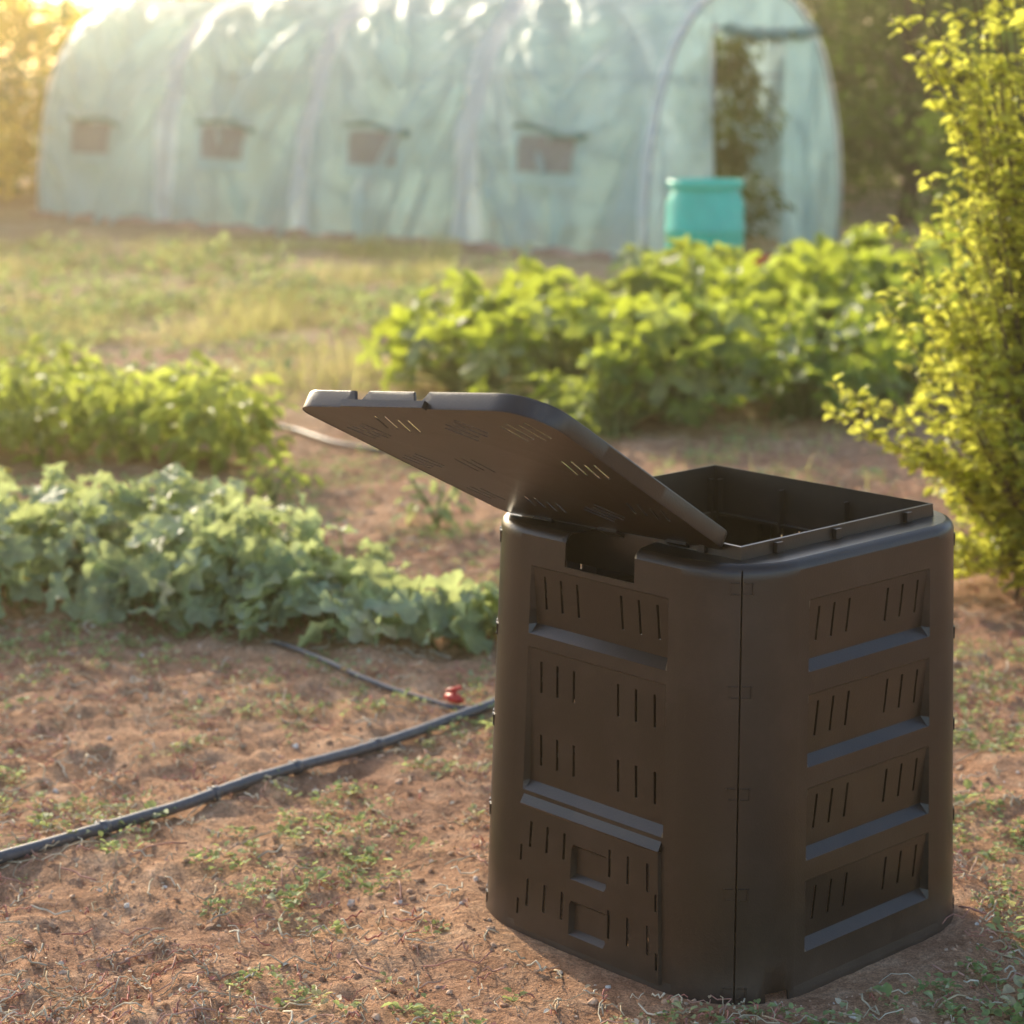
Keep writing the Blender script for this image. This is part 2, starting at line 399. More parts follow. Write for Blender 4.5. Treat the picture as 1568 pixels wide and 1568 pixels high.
# lid
A=np.array([-.038,-.400,.892]);B=np.array([-.463,.020,.882])
C=np.array([-.866,-.355,1.166]);D=np.array([-.412,-.775,1.222])
n1=np.array([.37,.37,.85])
LW,LL=.60,.64
def lidmap(v):
    x,y,z=v; a=x/LW; b=y/LL
    return tuple(A*(1-a)*(1-b)+B*a*(1-b)+C*a*b+D*(1-a)*b+n1*z)
def outline():
    pts=[]
    cs=[(0,0,180,.03),(LW,0,270,.03),(LW,LL,0,.05),(0,LL,90,.095)]
    for x,y,a0,rr in cs:
        cx=x+rr*(1 if x==0 else -1); cy=y+rr*(1 if y==0 else -1)
        for q in range(9):
            an=R(a0+q*90/8); pts.append((cx+rr*math.cos(an),cy+rr*math.sin(an)))
    out=[]
    for i in range(len(pts)):
        p=np.array(pts[i]);q=np.array(pts[(i+1)%len(pts)]); d=np.linalg.norm(q-p); k=max(1,int(d/.0125))
        for j in range(k): out.append(p+(q-p)*j/k)
    return out
ol=outline()
import bmesh
bm=bmesh.new(); vs=[bm.verts.new((p[0],p[1],.0)) for p in ol]; f=bm.faces.new(vs)
ext=bmesh.ops.extrude_face_region(bm,geom=[f]); bmesh.ops.translate(bm,verts=[v for v in ext['geom'] if isinstance(v,bmesh.types.BMVert)],vec=(0,0,.0016))
bmesh.ops.recalc_face_normals(bm,faces=bm.faces)
me=bpy.data.meshes.new('lp'); bm.to_mesh(me); bm.free(); lp=bpy.data.objects.new('lp',me); scene.collection.objects.link(lp)
cb=MB()
groups=[(.09,.54,80,4),(.235,.535,60,4),(.40,.55,110,4),(.52,.50,75,4),(.08,.37,100,4),(.53,.33,70,4),(.53,.14,80,3),(.075,.17,110,4),(.22,.12,60,4),(.38,.12,110,4),(.385,.34,85,3)]
for gx,gy_,an,nn in groups:
    an=R(an); dx=np.array([math.cos(an),math.sin(an)]); dy=np.array([-dx[1],dx[0]])
    for q in range(nn):
        c=np.array([gx,gy_])+dy*(q-(nn-1)/2)*.024+dx*(q%2)*.008
        M=np.array([[dx[0],dy[0],0],[dx[1],dy[1],0],[0,0,1]])
        cb.add(*boxmesh((c[0],c[1],.001),(.068,.0055,.03),M))
cut=cb.build('cut',[],False)
bmd=lp.modifiers.new('b','BOOLEAN'); bmd.object=cut; bmd.operation='DIFFERENCE'; bmd.solver='EXACT'; bmd.use_self=True
dg=bpy.context.evaluated_depsgraph_get(); me2=bpy.data.meshes.new_from_object(lp.evaluated_get(dg))
bm=bmesh.new(); bm.from_mesh(me2); bmesh.ops.triangulate(bm,faces=bm.faces)
for v in bm.verts: v.co=Vector(lidmap(v.co))
bm.to_mesh(me2); bm.free()
bpy.data.objects.remove(lp); bpy.data.objects.remove(cut)
me2.name='lid_panel'; me2.materials.clear(); me2.materials.append(m_lid)
lo=bpy.data.objects.new('lid_panel',me2); scene.collection.objects.link(lo); lo.parent=bin_e
V=[];F=[]; n=len(ol)
def notch(p): return p[1]>LL-.002 and (.268<p[0]<.285 or .42<p[0]<.437)
for i in range(n):
    a=ol[i]; ctr=np.array([LW/2,LL/2]); b=np.array(a)-( np.array(a)-ctr)/np.linalg.norm(np.array(a)-ctr)*.006
    ht=.012 if notch(a) else .034
    for q,(pp,z) in enumerate(((a,-.001),(a,ht-.003),(a+( b-a)*.35,ht),(b,ht),(b,.0015))):
        V.append(lidmap((pp[0],pp[1],z)))
for i in range(n):
    j=(i+1)%n
    for q in range(4): F.append((i*5+q,j*5+q,j*5+q+1,i*5+q+1))
pyd('lid_rim',V,F,[m_lid],bin_e,35)
mb=MB()
def lbox(c,sz):
    v,t=boxmesh(c,sz); mb.add([lidmap(x) for x in v],t)
lbox((.355,LL+.004,.004),(.21,.014,.014))
for x in (.16,.30,.455): lbox((x,.325,.0060),(.004,.60,.007))
for y in (.24,.44): lbox((.30,y,.0055),(.56,.004,.006))
for x in (.12,.30,.48): lbox((x,-.004,.002),(.05,.03,.016))
mb.build('lid_handle_and_ribs',[m_lid],False,bin_e)
bin_e.location=(BINC[0],BINC[1],-.006)

# ---------------------------------------------------------------- pipes
def onground(pts,dz): 
    P=np.array(pts); z=ground_h(P[:,0],P[:,1]); z=np.convolve(np.pad(z,6,'edge'),np.ones(13)/13,'valid'); return np.column_stack([P,z+dz])
pc=spline([(-2.6,3.45),(-1.75,4.10),(-1.177,4.58),(-.822,4.94),(-.595,5.21),(-.326,5.52),(-.054,5.83),(.35,6.2),(.75,6.5)],90)
mb=MB(); P=onground(pc,.018); mb.add(*tube(P,.0150,12))
for q in (19,28,37,46,54):
    c=P[q]; mb.add(*tube([c,c+(P[q+1]-c)*.5],[.0185,.0185],12),m=0)
    d_=(P[q+1]-P[q]); side=np.array([-d_[1],d_[0],0]); side/=np.linalg.norm(side)
    mb.add(*tube([c,c+side*.02+np.array([0,0,.012])],[.006,.004],6),m=0)
mb.build('irrigation_pipe',[m_pipe])
mb=MB(); P=onground(spline([(-.75,6.45),(-.605,6.27),(-.42,6.05),(-.20,5.86),(-.10,5.79)],40),.014); mb.add(*tube(P,.0085,8))
mb.build('irrigation_pipe',[m_pipe])
mb=MB(); P=onground(spline([(-1.35,10.7),(-1.1,10.45),(-.8,10.0),(-.41,9.75),(.1,9.6)],40),.02); mb.add(*tube(P,.011,8))
mb.build('irrigation_pipe',[m_pipe])
mb=MB(); c=np.array([-.165,5.845,.026]); d_=np.array([.7,-.6,0]);d_/=np.linalg.norm(d_)
mb.add(*tube([c-d_*.03,c-d_*.01,c+d_*.01,c+d_*.03],[.010,.014,.014,.010],10))
mb.add(*tube([c,c+np.array([0,0,.024])],[.007,.007],8)); mb.add(*boxmesh(c+np.array([0,0,.028]),(.05,.012,.008),[[.8,-.6,0],[.6,.8,0],[0,0,1]]))
mb.build('red_valve',[m_red])

# ---------------------------------------------------------------- barrel & bucket
def lathe(prof,n=48):
    V=[];F=[]
    for (rr,z) in prof:
        for j in range(n): V.append((rr*math.cos(j*2*math.pi/n),rr*math.sin(j*2*math.pi/n),z))
    for i in range(len(prof)-1):
        for j in range(n): F.append((i*n+j,i*n+(j+1)%n,(i+1)*n+(j+1)%n,(i+1)*n+j))
    return V,F
V,F=lathe([(.0,0),(.26,0),(.285,.03),(.285,.25),(.292,.27),(.285,.29),(.288,.6),(.296,.62),(.288,.64),(.286,.80),(.25,.90),(.245,.915),(.275,.92),(.28,.935),(.28,.965),(.27,.975),(.255,.975),(.25,.93),(0,.925)])
brl=pyd('water_barrel',V,F,[m_teal],None,40); brl.location=(1.42,15.8,0)
V,F=lathe([(0,0),(.11,0),(.115,.01),(.15,.26),(.157,.262),(.157,.28),(.148,.28),(.11,.02),(0,.02)],32)
bk=pyd('red_bucket',V,F,[m_red],None,40); bk.location=(2.0,17.4,0)

# ---------------------------------------------------------------- greenhouse
gh=empty('polytunnel_greenhouse')
O=np.array([1.3,20.0]); AX=np.array([-.75,.66]); AX/=np.linalg.norm(AX); PR=np.array([.66,.75]); PR/=np.linalg.norm(PR)
W=3.15; GL=9.3; GH=2.58; SP=GL/4
def gprof(ph):
    c=math.cos(ph); s=math.sin(ph)
    return -(W/2+.10)*math.copysign(abs(c)**.82,c), GH*max(s,0)**.86
def gpt(t,ph,off=0):
    a,z=gprof(ph); a2,z2=gprof(ph+.01); a0,z0=gprof(max(ph-.01,0.0)); tx,tz=a2-a0,z2-z0; l=math.hypot(tx,tz)+1e-9
    nx_,nz_=-tz/l,tx/l
    a+=nx_*off; z+=nz_*off
    p=O+AX*t+PR*(a+W/2); return (p[0],p[1],max(z,-.02))
nt_,npf=320,120; V=[];F=[]
TT,PH=np.meshgrid(np.linspace(0,GL,nt_),np.linspace(.0,math.pi,npf),indexing='ij')
loc=(TT/SP)%1; mid=np.sin(math.pi*loc)
sag=-.07*mid**2*np.sin(PH)**.3
arc=PH*1.6; bay=np.floor(TT/SP)
edge_=np.minimum(PH,math.pi-PH)
dd1=(1-np.abs(loc-.5)*2)*2.2+edge_*2.6
dr=np.abs(fbm(dd1*1.25+bay*7+(loc<.5)*3,edge_*.5+bay,3,2)-.5)*2
dr2=np.abs(fbm(TT*1.7+edge_*1.6,edge_*.9+TT*.4,13,2)-.5)*2
low=np.clip(1.6-edge_,0.25,1)
hor=(fbm(TT*.9,arc*4+TT*.9,23,3)-.5)*np.clip(edge_,0,1)
off=sag+(-dr*.60-dr2*.34+.28)*low*np.clip(mid*1.6,.06,1)+hor*.14*np.clip(mid*2,0,1)
for a in range(nt_):
    for b in range(npf): V.append(gpt(TT[a,b],PH[a,b],off[a,b]))
mis=[]
for a in range(nt_-1):
    l=(TT[a,0]+.02)/SP; fr=abs(l-round(l))*SP
    for b in range(npf-1):
        F.append((a*npf+b,(a+1)*npf+b,(a+1)*npf+b+1,a*npf+b+1)); mis.append(1 if fr<(.15 if 0<round(l)<4 else .08) else 0)
cov=pyd('cover',V,F,[m_film,m_band],gh,60); cov.data.polygons.foreach_set('material_index',mis)
def endwall(t,opening,nm_):
    V=[];F=[];K=60; zr=np.linspace(0,1,26)
    for i in range(K+1):
        a=-(W/2+.06)+(W+.12)*i/K
        x=min(1,abs(a)/(W/2+.10)); zt=GH*max(0,(1-x**(2/.82)))**(.5*.86)*.995
        for j,f in enumerate(zr):
            bul=.03*math.sin(i*.9+f*4)+.02*math.sin(i*.37-f*7)
            p=O+AX*(t+bul*.8)+PR*(a+W/2); V.append((p[0],p[1],zt*f))
    m=len(zr)
    for i in range(K):
        a=-(W/2+.06)+(W+.12)*(i+.5)/K+W/2
        for j in range(m-1):
            z=(V[i*m+j][2]+V[i*m+j+1][2])/2
            if opening and 1.0<a<2.62 and z<2.12: continue
            F.append((i*m+j,(i+1)*m+j,(i+1)*m+j+1,i*m+j+1))
    return pyd(nm_,V,F,[m_film],gh,60)
endwall(.03,True,'front_end_panel'); endwall(GL-.03,False,'rear_end_panel')
mb=MB()
for q in range(5):
    pts=[gpt(q*SP if 0<q<4 else (.02 if q==0 else GL-.02),ph,-.03) for ph in np.linspace(0.001,math.pi-.001,40)]; mb.add(*tube(pts,.018,8))
for ph in (.7,math.pi/2,math.pi-.7):
    mb.add(*tube([gpt(t,ph,-.16) for t in np.linspace(0.02,GL-.02,20)],.015,8))
for a in (1.0,2.62):
    p=O+AX*.06+PR*a; mb.add(*tube([(p[0],p[1],0),(p[0],p[1],2.2)],.016,8))
p=O+AX*.05+PR*1.0;q=O+AX*.05+PR*2.62; mb.add(*tube([(p[0],p[1],2.15),(q[0],q[1],2.15)],.016,8))
mb.build('frame',[m_steel],True,gh)
mb=MB()
p=O-AX*.05+PR*1.05;q=O-AX*.05+PR*2.58
pts=[np.array([*(p+(q-p)*f),2.13-.05*math.sin(f*math.pi)]) for f in np.linspace(0,1,20)]
mb.add(*tube(pts,[.06+.015*math.sin(i*1.3) for i in range(20)],10))
mb.build('rolled_door_flap',[m_flap],True,gh)
V=[];F=[]
for i in range(14):
    for j in range(12):
        f=i/13; z=2.05*(1-j/11); p=O+AX*(-.02+.05*math.sin(i*1.9))+PR*(2.1+f*(.50+.06*math.sin(j*.8))); V.append((p[0],p[1],z))
for i in range(13):
    for j in range(11): F.append((i*12+j,i*12+j+1,(i+1)*12+j+1,(i+1)*12+j))
pyd('door_curtain',V,F,[m_film],gh,70)
def ph_for_z(z):
    lo_,hi_=0.0,math.pi/2
    for _ in range(40):
        m=(lo_+hi_)/2
        if gprof(m)[1]<z: lo_=m
        else: hi_=m
    return lo_
for side in (0,1):
    for q in range(4):
        tc_=(q+.5)*SP; 
        def sp(t,z,off):
            ph=ph_for_z(z); ph=ph if side==0 else math.pi-ph
            return gpt(t,ph,off)
        def patch(t0,t1,z0,z1,o,name,mat):
            V=[];F=[]
            for i in range(7):
                for j in range(7):
                    V.append(sp(t0+(t1-t0)*i/6,z0+(z1-z0)*j/6,o+.012*math.sin(i*1.7+j)))
            for i in range(6):
                for j in range(6): F.append((i*7+j,(i+1)*7+j,(i+1)*7+j+1,i*7+j+1))
            return pyd(name,V,F,[mat],gh,60)
        patch(tc_-.44,tc_+.44,.66,1.18,.125,'window_border',m_film)
        patch(tc_-.35,tc_+.35,.78,1.11,.145,'window_mesh',m_mesh)
        mb=MB(); mb.add(*tube([np.array(sp(tc_+x,1.15+.08*x+.03*math.sin(x*7+q),.17)) for x in np.linspace(-.50,.42,10)],[.032+.012*math.sin(i*2+q) for i in range(10)],8))
        mb.build('window_flap',[m_flap],True,gh)
mb=MB(); pts=[]
for t in np.linspace(-.05,GL+.1,70):
    p=O+AX*t+PR*(-.16+.03*math.sin(t*3)); pts.append((p[0],p[1],.02+.015*math.sin(t*7)))
mb.add(*tube(pts,[.06+.02*math.sin(i*1.9) for i in range(70)],7))
m_hem=plain('hem_soil',(.50,.32,.24),.9,0,.5,6,.3,.2)
mb.build('buried_hem',[m_hem],True,gh)

# ---------------------------------------------------------------- plants
def zucchini(cx,cy,n,hmul=1.0,spread=1.0):
    mb=MB(); b=np.array([cx,cy,float(ground_h(cx,cy))])
    for i in range(n+16):
        lowl=i>=n
        ph=rng.uniform(0,2*math.pi); el=R(rng.uniform(28,82) if not lowl else rng.uniform(8,38)); Ln=rng.uniform(.34,.66)*hmul
        d_=np.array([math.cos(ph)*math.cos(el)*spread,math.sin(ph)*math.cos(el)*spread,math.sin(el)])
        e=b+d_*Ln; mid_=b+d_*Ln*.55+np.array([0,0,.03])
        base=b+np.array([rng.normal(0,.08),rng.normal(0,.08),0])
        e[2]=max(e[2],.10)
        mb.add(*tube(spline([base,mid_,e],8),[.012]*4+[.010,.009,.008,.007],6),r=rng.random(),m=1)
        s=rng.uniform(.20,.40)*hmul*(.8 if lowl else 1)
        scatter(mb,LEAF_Z,[e],rots(ph-math.pi/2+rng.normal(0,.45),R(rng.uniform(-65,40) if not lowl else rng.uniform(-35,5)),rng.normal(0,.5)),s,rng.random())
    mb.build('zucchini_plant',[m_zuc,m_stem])
for (x,y,n,h) in [(-.20,11.9,34,1.0),(.30,11.4,36,1.0),(.1,12.8,30,1.05),(.85,10.8,38,1.0),(1.15,11.8,34,1.05),(.95,13.2,30,1.1),(1.5,10.9,30,.85),(1.75,12.6,36,1.1),(1.9,13.9,34,1.1),
                  (2.35,13.2,34,1.1),(2.5,14.4,34,1.1),(3.0,13.9,30,1.1),(2.2,12.2,26,.9),(.5,10.5,22,.75),(3.2,15.2,30,1.1),(1.2,14.6,30,1.0),(1.95,11.4,24,.8)]:
    zucchini(x,y,n,h)

PETAL=(np.array([(0,0,0)]+[(.5*(1 if i%2 else .55)*math.cos(i*math.pi/5),.5*(1 if i%2 else .55)*math.sin(i*math.pi/5),.25*(i%2)) for i in range(10)]),np.array([(0,1+i,1+(i+1)%10) for i in range(10)]))
def cucumber(pts,n,hh,rad):
    mb=MB()
    for k in range(n):
        i=rng.integers(len(pts)); c=np.array(pts[i]); a=rng.uniform(0,6.28); rr=rad*math.sqrt(rng.random())
        x=c[0]+rr*math.cos(a)*1.25; y=c[1]+rr*math.sin(a)
        top=hh*(1-(rr/rad)**2)*rng.uniform(.45,1.1)+.05
        z=float(ground_h(x,y))+top
        s=rng.uniform(.08,.175)
        out=math.atan2(y-c[1],x-c[0])
        scatter(mb,LEAF_C,[(x,y,z)],rots(out-math.pi/2+rng.normal(0,.9),R(rng.uniform(-70,15)),rng.normal(0,.5)),s,rng.random())
        if k%2==0:
            mb.add(*tube([(x,y,z),(x+rng.normal(0,.03),y+rng.normal(0,.03),z-top+.01)],[.0025,.0035],4),r=rng.random(),m=1)
        if k%30==7: scatter(mb,PETAL,[(x+.03,y-.03,z+.02)],rots(0,R(-30),.2),.035,.5,2)
    mb.build('cucumber_plant',[m_cuc,m_stem,m_yel])
cucumber([(-2.3,7.3),(-2.0,7.6),(-2.0,7.0)],250,.36,.44)
cucumber([(-1.55,7.4),(-1.6,7.0),(-1.2,7.5)],270,.34,.42)
cucumber([(-1.05,7.2),(-.95,6.9),(-.75,6.95)],250,.30,.38)
cucumber([(-.55,6.62),(-.75,6.7)],95,.18,.26)
cucumber([(-.30,6.50),(-.12,6.5),(.05,6.55),(.25,6.6)],90,.13,.17)

def bushy(name,cx,cy,h,rad,n,tmpl,s0,s1,mat):
    mb=MB(); z0=float(ground_h(cx,cy))
    for q in range(9):
        a=rng.uniform(0,6.28); e=np.array([cx+rad*.7*math.cos(a),cy+rad*.7*math.sin(a),z0+h*rng.uniform(.6,.95)])
        mb.add(*tube(spline([(cx,cy,z0-.01),(cx+(e[0]-cx)*.3,cy+(e[1]-cy)*.3,z0+h*.4),e],6),[.008,.007,.006,.005,.004,.003],5),r=.5,m=1)
    u=rng.normal(size=(n,3)); u/=np.linalg.norm(u,axis=1)[:,None]; rr=rng.uniform(.45,1.05,n)*(1+.35*np.sin(u[:,0]*5+cx*9)*np.cos(u[:,2]*4+u[:,1]*3))
    P=np.stack([cx+u[:,0]*rr*rad,cy+u[:,1]*rr*rad,z0+h*.55+u[:,2]*rr*h*.48],-1)
    ph=np.arctan2(u[:,1],u[:,0])-math.pi/2+rng.normal(0,.7,n)
    scatter(mb,tmpl,P,rots(ph,rng.uniform(-1.0,.3,n),rng.normal(0,.4,n)),rng.uniform(s0,s1,n),rng.random(n))
    mb.build(name,[mat,m_stem])
for x,y,h,rd in [(-1.30,9.5,.44,.27),(-1.75,9.7,.40,.27),(-2.2,9.85,.47,.3),(-2.65,10.0,.42,.3),(-3.1,10.1,.46,.3),(-1.6,10.4,.36,.27),(-2.3,10.6,.45,.30),(-2.9,10.8,.45,.3)]:
    bushy('pepper_plant',x,y,h,rd,230,LEAF_O,.07,.14,m_pep)
bushy('pepper_plant',-1.0,8.75,.2,.14,50,LEAF_O,.05,.08,m_pep)
bushy('young_plant',-.30,8.3,.22,.16,40,LEAF_O,.05,.09,m_weed)
bushy('young_plant',.28,8.9,.2,.18,40,LEAF_O,.06,.10,m_weed)

for x,y,h in [(2.08,21.15,2.05),(2.22,21.35,2.15),(2.02,21.6,1.9)]:
    mb=MB(); mb.add(*tube([(x,y,0),(x+.02,y,h*.5),(x-.02,y,h)],[.015,.012,.008],6),m=1)
    n=620; z=rng.uniform(.1,h,n); a=rng.uniform(0,6.28,n); rr=(.10+.26*rng.random(n))*(1+.5*np.sin(z*7+x*5))
    P=np.stack([x+rr*np.cos(a),y+rr*np.sin(a),z],-1)
    scatter(mb,LEAF_O,P,rots(a-math.pi/2,rng.uniform(-1.2,.1,n),rng.normal(0,.4,n)),rng.uniform(.07,.14,n),rng.random(n)*.6)
    mb.build('tomato_plant',[m_tree,m_stem])

# tall shrub on the right
mb=MB(); P=[];PHI=[];PI=[];SC=[];RN=[]
def shoot(c0,c1,c2,r0,ntw,lt,dens=1.0):
    pts=spline([c0,c1,c2],16); mb.add(*tube(pts,np.linspace(r0,.0018,16),6),m=1)
    for q in range(ntw):
        f=rng.uniform(.10,1)**.8; i=min(14,int(f*15)); p=pts[i]+(pts[i+1]-pts[i])*(f*15-i if f<1 else 0)
        a=rng.uniform(0,6.28); el=rng.uniform(-.3,.9); L_=lt*rng.uniform(.4,1.2)*(1.15-.6*f)
        d_=np.array([math.cos(a)*math.cos(el),math.sin(a)*math.cos(el),math.sin(el)])
        e=p+d_*L_; mb.add(*tube([p,p+d_*L_*.5+np.array([0,0,.01]),e],[.0022,.0016,.001],4),m=1)
        k=max(3,int(L_/.017*dens)); tone=rng.random()*.5
        for w in range(k):
            g_=(w+.5)/k; pp=p+(e-p)*g_+rng.normal(0,.007,3)
            if pp[2]<.03: pp[2]=.03+rng.random()*.05
            P.append(pp); PHI.append(a+rng.choice([-1,1])*rng.uniform(.3,1.4)-math.pi/2); PI.append(rng.uniform(-.6,.8)); SC.append(rng.uniform(.026,.056)); RN.append(tone+.5*rng.random())
base=np.array([1.98,7.10,0])
for q in range(130):
    a=rng.uniform(0,6.28); hh=rng.uniform(.45,2.9); rr=rng.uniform(.25,.74)*(1-.08*hh)
    if q%3==0: a=math.pi+rng.normal(0,.7)
    e=base+np.array([math.cos(a)*rr*1.1,math.sin(a)*rr,hh]); m_=base+np.array([math.cos(a)*rr*.6,math.sin(a)*rr*.5,hh*.45])
    b0=base+np.array([rng.normal(0,.10),rng.normal(0,.10),0])
    shoot(b0,m_,e,.009,32,.17)
for q in range(85):
    a=rng.uniform(2.2,5.2); rr=rng.uniform(.15,.56); hh=rng.uniform(.03,.50)
    e=base+np.array([math.cos(a)*rr,math.sin(a)*rr*.8,hh]); shoot(base+np.array([0,0,.02]),base+np.array([math.cos(a)*rr*.5,math.sin(a)*rr*.4,hh*.8+.05]),e,.005,24,.13)
for tgt in [(1.00,6.9,.70),(1.13,7.05,.60),(1.28,6.9,.52),(1.08,6.95,.76)]:
    shoot(np.array([1.9,7.2,.2]),np.array([1.55,7.05,.42]),np.array(tgt),.006,34,.09)
for tgt in [(1.32,7.0,1.14),(1.42,6.9,.98),(1.24,7.0,2.1),(1.32,7.0,1.85),(1.45,7.0,1.6),(1.42,7.0,1.35),(1.5,6.9,2.3),(1.5,6.9,.75),(1.22,7.0,1.95),(1.34,6.9,1.05)]:
    shoot(np.array([1.95,7.2,.3]),np.array([1.68,7.1,tgt[2]*.62]),np.array(tgt),.006,36,.12)
scatter(mb,LEAF_S,np.array(P),rots(np.array(PHI),np.array(PI),rng.normal(0,.5,len(P))),np.array(SC),np.array(RN))
mb.build('yellow_shrub',[m_shrub,m_bark])

# weeds on the soil
mb=MB(); n=24000
y=3.1+rng.random(n)**1.25*9; x=rng.uniform(-1,1,n)*(.75+y*.27)
mask=fbm(x/.40,y/.40,21,3)+.6*(fbm(x/.10,y/.10,27,2)-.5); ok=(mask>.53)&(np.hypot(x-BINC[0],y-BINC[1])>.56); x,y=x[ok],y[ok]
pos=[];ph=[];pi_=[];sc=[];rn=[]
red=fbm(x/.6+5,y/.6,44,2)
for a,b,rd in zip(x,y,red):
    big=1.6 if rng.random()<.06 else 1
    k=rng.integers(3,9); s=rng.uniform(.006,.017)*(1+.03*b)*big; cz=rng.random()*.85+(.3 if rd>.50 and rng.random()<.5 else 0)
    for q in range(k):
        t=rng.uniform(0,6.28); rr=rng.uniform(.0,.018)*big; xx=a+rr*math.cos(t); yy=b+rr*math.sin(t)
        pos.append((xx,yy,rng.uniform(.002,.02)*big)); ph.append(t-math.pi/2); pi_.append(rng.uniform(-.1,.8)); sc.append(s*rng.uniform(.6,1.3)); rn.append(min(1,cz+rng.uniform(-.1,.1)))
pos=np.array(pos); pos[:,2]+=ground_h(pos[:,0],pos[:,1])
scatter(mb,LEAF_S,pos,rots(ph,pi_,rng.normal(0,.3,len(pos))),np.array(sc),np.clip(rn,0,1))
mb.build('weeds',[m_weed])
mb=MB(); cnt=0
while cnt<9500:
    yy=3.1+rng.random()**1.6*6; xx=rng.uniform(-1,1)*(.75+yy*.27)
    if math.hypot(xx-BINC[0],yy-BINC[1])<.53: continue
    clus=float(fbm(xx/.4+5,yy/.4,44,2)); 
    if clus<.50 and rng.random()<.72: continue
    a=rng.uniform(0,6.28); L_=rng.uniform(.015,.11)*(2.0 if rng.random()<.12 else 1); pts=[]
    k=6; px,py=xx,yy
    for q in range(k):
        pts.append((px,py)); a+=rng.normal(0,.5); px+=math.cos(a)*L_/k; py+=math.sin(a)*L_/k
    pts=np.array(pts); z=ground_h(pts[:,0],pts[:,1])+rng.uniform(.002,.020,k); 
    mb.add(*tube(np.column_stack([pts,z]),rng.uniform(.0009,.0025),4),r=rng.random()*(.8 if clus>.55 else 1)); cnt+=1
n=15000; y=3.1+rng.random(n)**1.5*7; x=rng.uniform(-1,1,n)*(.75+y*.27); cl=fbm(x/.4+5,y/.4,44,2); ok=((cl>.50)|(rng.random(n)<.25))&(np.hypot(x-BINC[0],y-BINC[1])>.55); x,y=x[ok],y[ok]; n=len(x)
scatter(mb,LEAF_S,np.stack([x,y,ground_h(x,y)+.005],-1),rots(rng.uniform(0,6.3,n),rng.normal(0,.5,n),rng.normal(0,.5,n)),rng.uniform(.005,.017,n),rng.random(n))
mb.build('dry_stems',[m_redstem])
mb=MB(); n=76000
y=rng.uniform(9.5,22,n); x=rng.uniform(-7.5,.3,n)
m_=fbm(x/1.1,y/1.1,61,3); ok=(m_>.45)&~((y>18.2)&(x>-.5)); x,y=x[ok],y[ok]; n=len(x)
s=rng.uniform(.05,.22,n)*(.5+1.1*fbm(x/.5,y/.5,66,2))
rn=np.clip(fbm(x/.8,y/.8,70,2)*1.8-.35+rng.normal(0,.22,n),0,1)
scatter(mb,BLADE,np.stack([x,y,ground_h(x,y)-.005],-1),rots(rng.uniform(0,6.3,n),rng.uniform(.1,1.4,n),rng.normal(0,.3,n)),s,rn)
n=16000; y=rng.uniform(8,26,n); x=rng.uniform(.5,7,n)+(y-8)*.12; m_=fbm(x/1.1,y/1.1,63,3); ok=(m_>.5); x,y=x[ok],y[ok]; n=len(x)
scatter(mb,BLADE,np.stack([x,y,ground_h(x,y)-.005],-1),rots(rng.uniform(0,6.3,n),rng.uniform(.2,1.5,n),rng.normal(0,.3,n)),rng.uniform(.05,.15,n),rng.random(n))
mb.build('grass',[m_grass])
mb=MB(); n=16000; y=rng.uniform(11,19.5,n); x=rng.uniform(-7,.2,n); m_=fbm(x/.8,y/.8,81,3); ok=m_>.50; x,y=x[ok],y[ok]; n=len(x)
a=rng.uniform(0,6.28,n); hh=np.clip(fbm(x/.5,y/.5,88,2)-.35,0,1)*.6
scatter(mb,LEAF_O,np.stack([x,y,ground_h(x,y)+rng.uniform(.01,1,n)*(hh+.05)],-1),rots(a,rng.uniform(-.6,.8,n),rng.normal(0,.4,n)),rng.uniform(.04,.12,n),rng.random(n)*.9)
mb.build('field_weeds',[m_weed])

# ---------------------------------------------------------------- trees
def tree(name,x,y,h,rad,n,mat,ls=.13,low=.15):
    mb=MB(); mb.add(*tube(spline([(x,y,-.1),(x+.1,y,h*.3),(x-.05,y+.1,h*.75)],8),np.linspace(.12,.04,8),8),m=1)
    K=26; cs=[]
    for q in range(K):
        a=rng.uniform(0,6.28); zz=rng.uniform(low,.92); rr=rad*math.sqrt(max(.05,1-((zz-.5)/.55)**2))*rng.uniform(.3,.95)
        c=np.array([x+rr*math.cos(a),y+rr*math.sin(a),h*zz]); cs.append(c)
        st=np.array([x,y,min(h*.7,max(.2,c[2]*.6))]); mb.add(*tube(spline([st,(st+c)/2+np.array([0,0,.1]),c],5),np.linspace(.035,.01,5),5),m=1)
    cs=np.array(cs); idx=rng.integers(0,K,n); sig=rad*rng.uniform(.14,.26,K)
    P=cs[idx]+rng.normal(size=(n,3))*sig[idx][:,None]; P[:,2]=np.maximum(P[:,2],.05)
    tone=rng.random(K)
    scatter(mb,LEAF_O,P,rots(rng.uniform(0,6.3,n),rng.uniform(-1.2,.6,n),rng.normal(0,.6,n)),rng.uniform(.6,1.3,n)*ls,np.clip(tone[idx]*.6+rng.random(n)*.4,0,1))
    mb.build(name,[mat,m_bark])
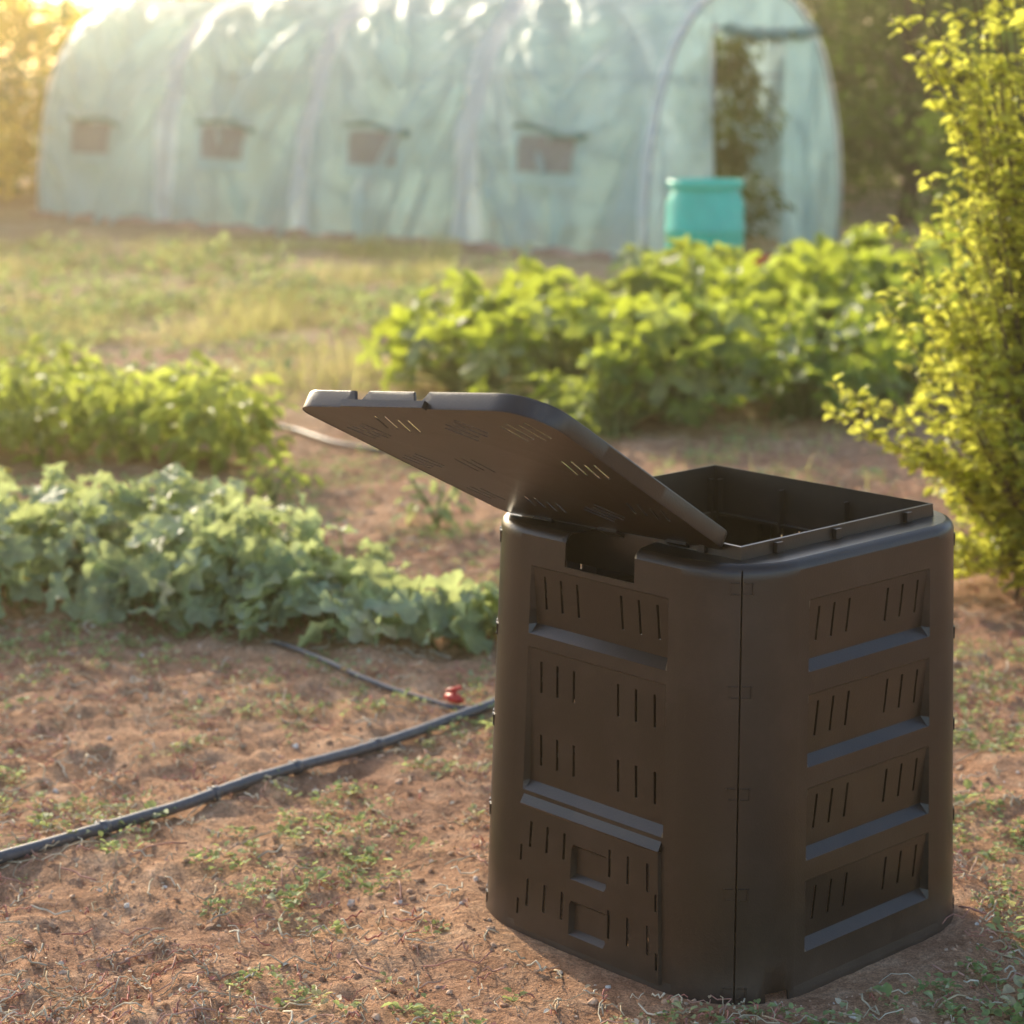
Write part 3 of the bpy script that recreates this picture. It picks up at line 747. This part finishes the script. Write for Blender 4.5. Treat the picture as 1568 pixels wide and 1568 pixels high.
for x,y,h,rd,mt in [(4.6,25.2,4.0,1.5,m_tree),(6.4,26.5,4.6,1.8,m_tree),(8.6,27,4.8,1.9,m_tree),(3.4,29,4.4,1.7,m_tree),(1.0,30.5,4.0,1.7,m_tree),(-1.8,31.5,3.6,1.6,m_tree),(-4.8,31.5,3.2,1.4,m_tree_suntint),
                    (5.0,21.5,2.2,.8,m_tree),(-7.2,26.0,3.0,1.1,m_tree_suntint),(-8.8,27.5,3.3,1.4,m_tree_suntint),(-7.6,30,3.4,1.5,m_tree_suntint),(-11,29,3.8,1.8,m_tree_suntint),(11.5,28,5,2,m_tree)]:
    tree('tree' if mt is m_tree else 'sun_tinted_tree',x,y,h,rd,6000 if mt is m_tree else 3800,mt,.12 if y<27 else .15,.15 if mt is m_tree else .05)  # left trees carry the warm sun glow painted in their leaves
mb=MB(); n=42000; x=rng.uniform(-20,22,n); top=2.5+.9*fbm(x/1.5,x*0,90,3)+np.clip(x,-5,5)*.06
z=rng.random(n)**.9*top; y=33.5+rng.normal(0,.6,n)+.5*np.sin(x)
scatter(mb,LEAF_O,np.stack([x,y,z],-1),rots(rng.uniform(0,6.3,n),rng.uniform(-1.2,.6,n),rng.normal(0,.6,n)),rng.uniform(.14,.26,n),fbm(x/.8,z/.8,95,2))
mb.build('hedge',[m_tree])

# ---------------------------------------------------------------- haze, light, camera
m,nt,o=nm('warm_haze'); vs=nt.nodes.new('ShaderNodeVolumeScatter'); vs.inputs['Density'].default_value=.0050; vs.inputs['Anisotropy'].default_value=.84; vs.inputs['Color'].default_value=(1,.80,.48,1)
nt.links.new(vs.outputs[0],o.inputs['Volume'])
mb=MB(); mb.add(*boxmesh((0,18,3.4),(60,50,7.6))); mb.build('haze',[m],False)
AZ,EL=-26,20
w=bpy.data.worlds.new('World'); scene.world=w; w.use_nodes=True; nt=w.node_tree; bg=nt.nodes['Background']
sk=nt.nodes.new('ShaderNodeTexSky'); sk.sky_type='NISHITA'; sk.sun_disc=False; sk.sun_elevation=R(EL); sk.sun_rotation=R(AZ%360); sk.dust_density=2.2
nt.links.new(sk.outputs[0],bg.inputs[0]); bg.inputs[1].default_value=.30
sd=bpy.data.lights.new('sun','SUN'); sd.energy=5; sd.angle=R(.6); sd.color=(1,.85,.60)
so=bpy.data.objects.new('sun',sd); scene.collection.objects.link(so)
dv=Vector((math.sin(R(AZ))*math.cos(R(EL)),math.cos(R(AZ))*math.cos(R(EL)),math.sin(R(EL)))); so.rotation_euler=dv.to_track_quat('Z','Y').to_euler(); so.location=dv*40
cd=bpy.data.cameras.new('camera'); cam=bpy.data.objects.new('camera',cd); scene.collection.objects.link(cam); scene.camera=cam
cd.lens=50; cd.sensor_width=24; cd.sensor_height=24; cd.clip_end=2000; cd.clip_start=.05
cam.location=(0,0,1.79); cam.rotation_euler=(R(90-11.8),0,0)
cd.dof.use_dof=True; cd.dof.focus_distance=4.1; cd.dof.aperture_fstop=2.0
scene.view_settings.view_transform='Standard'; scene.view_settings.look='None'; scene.view_settings.exposure=0
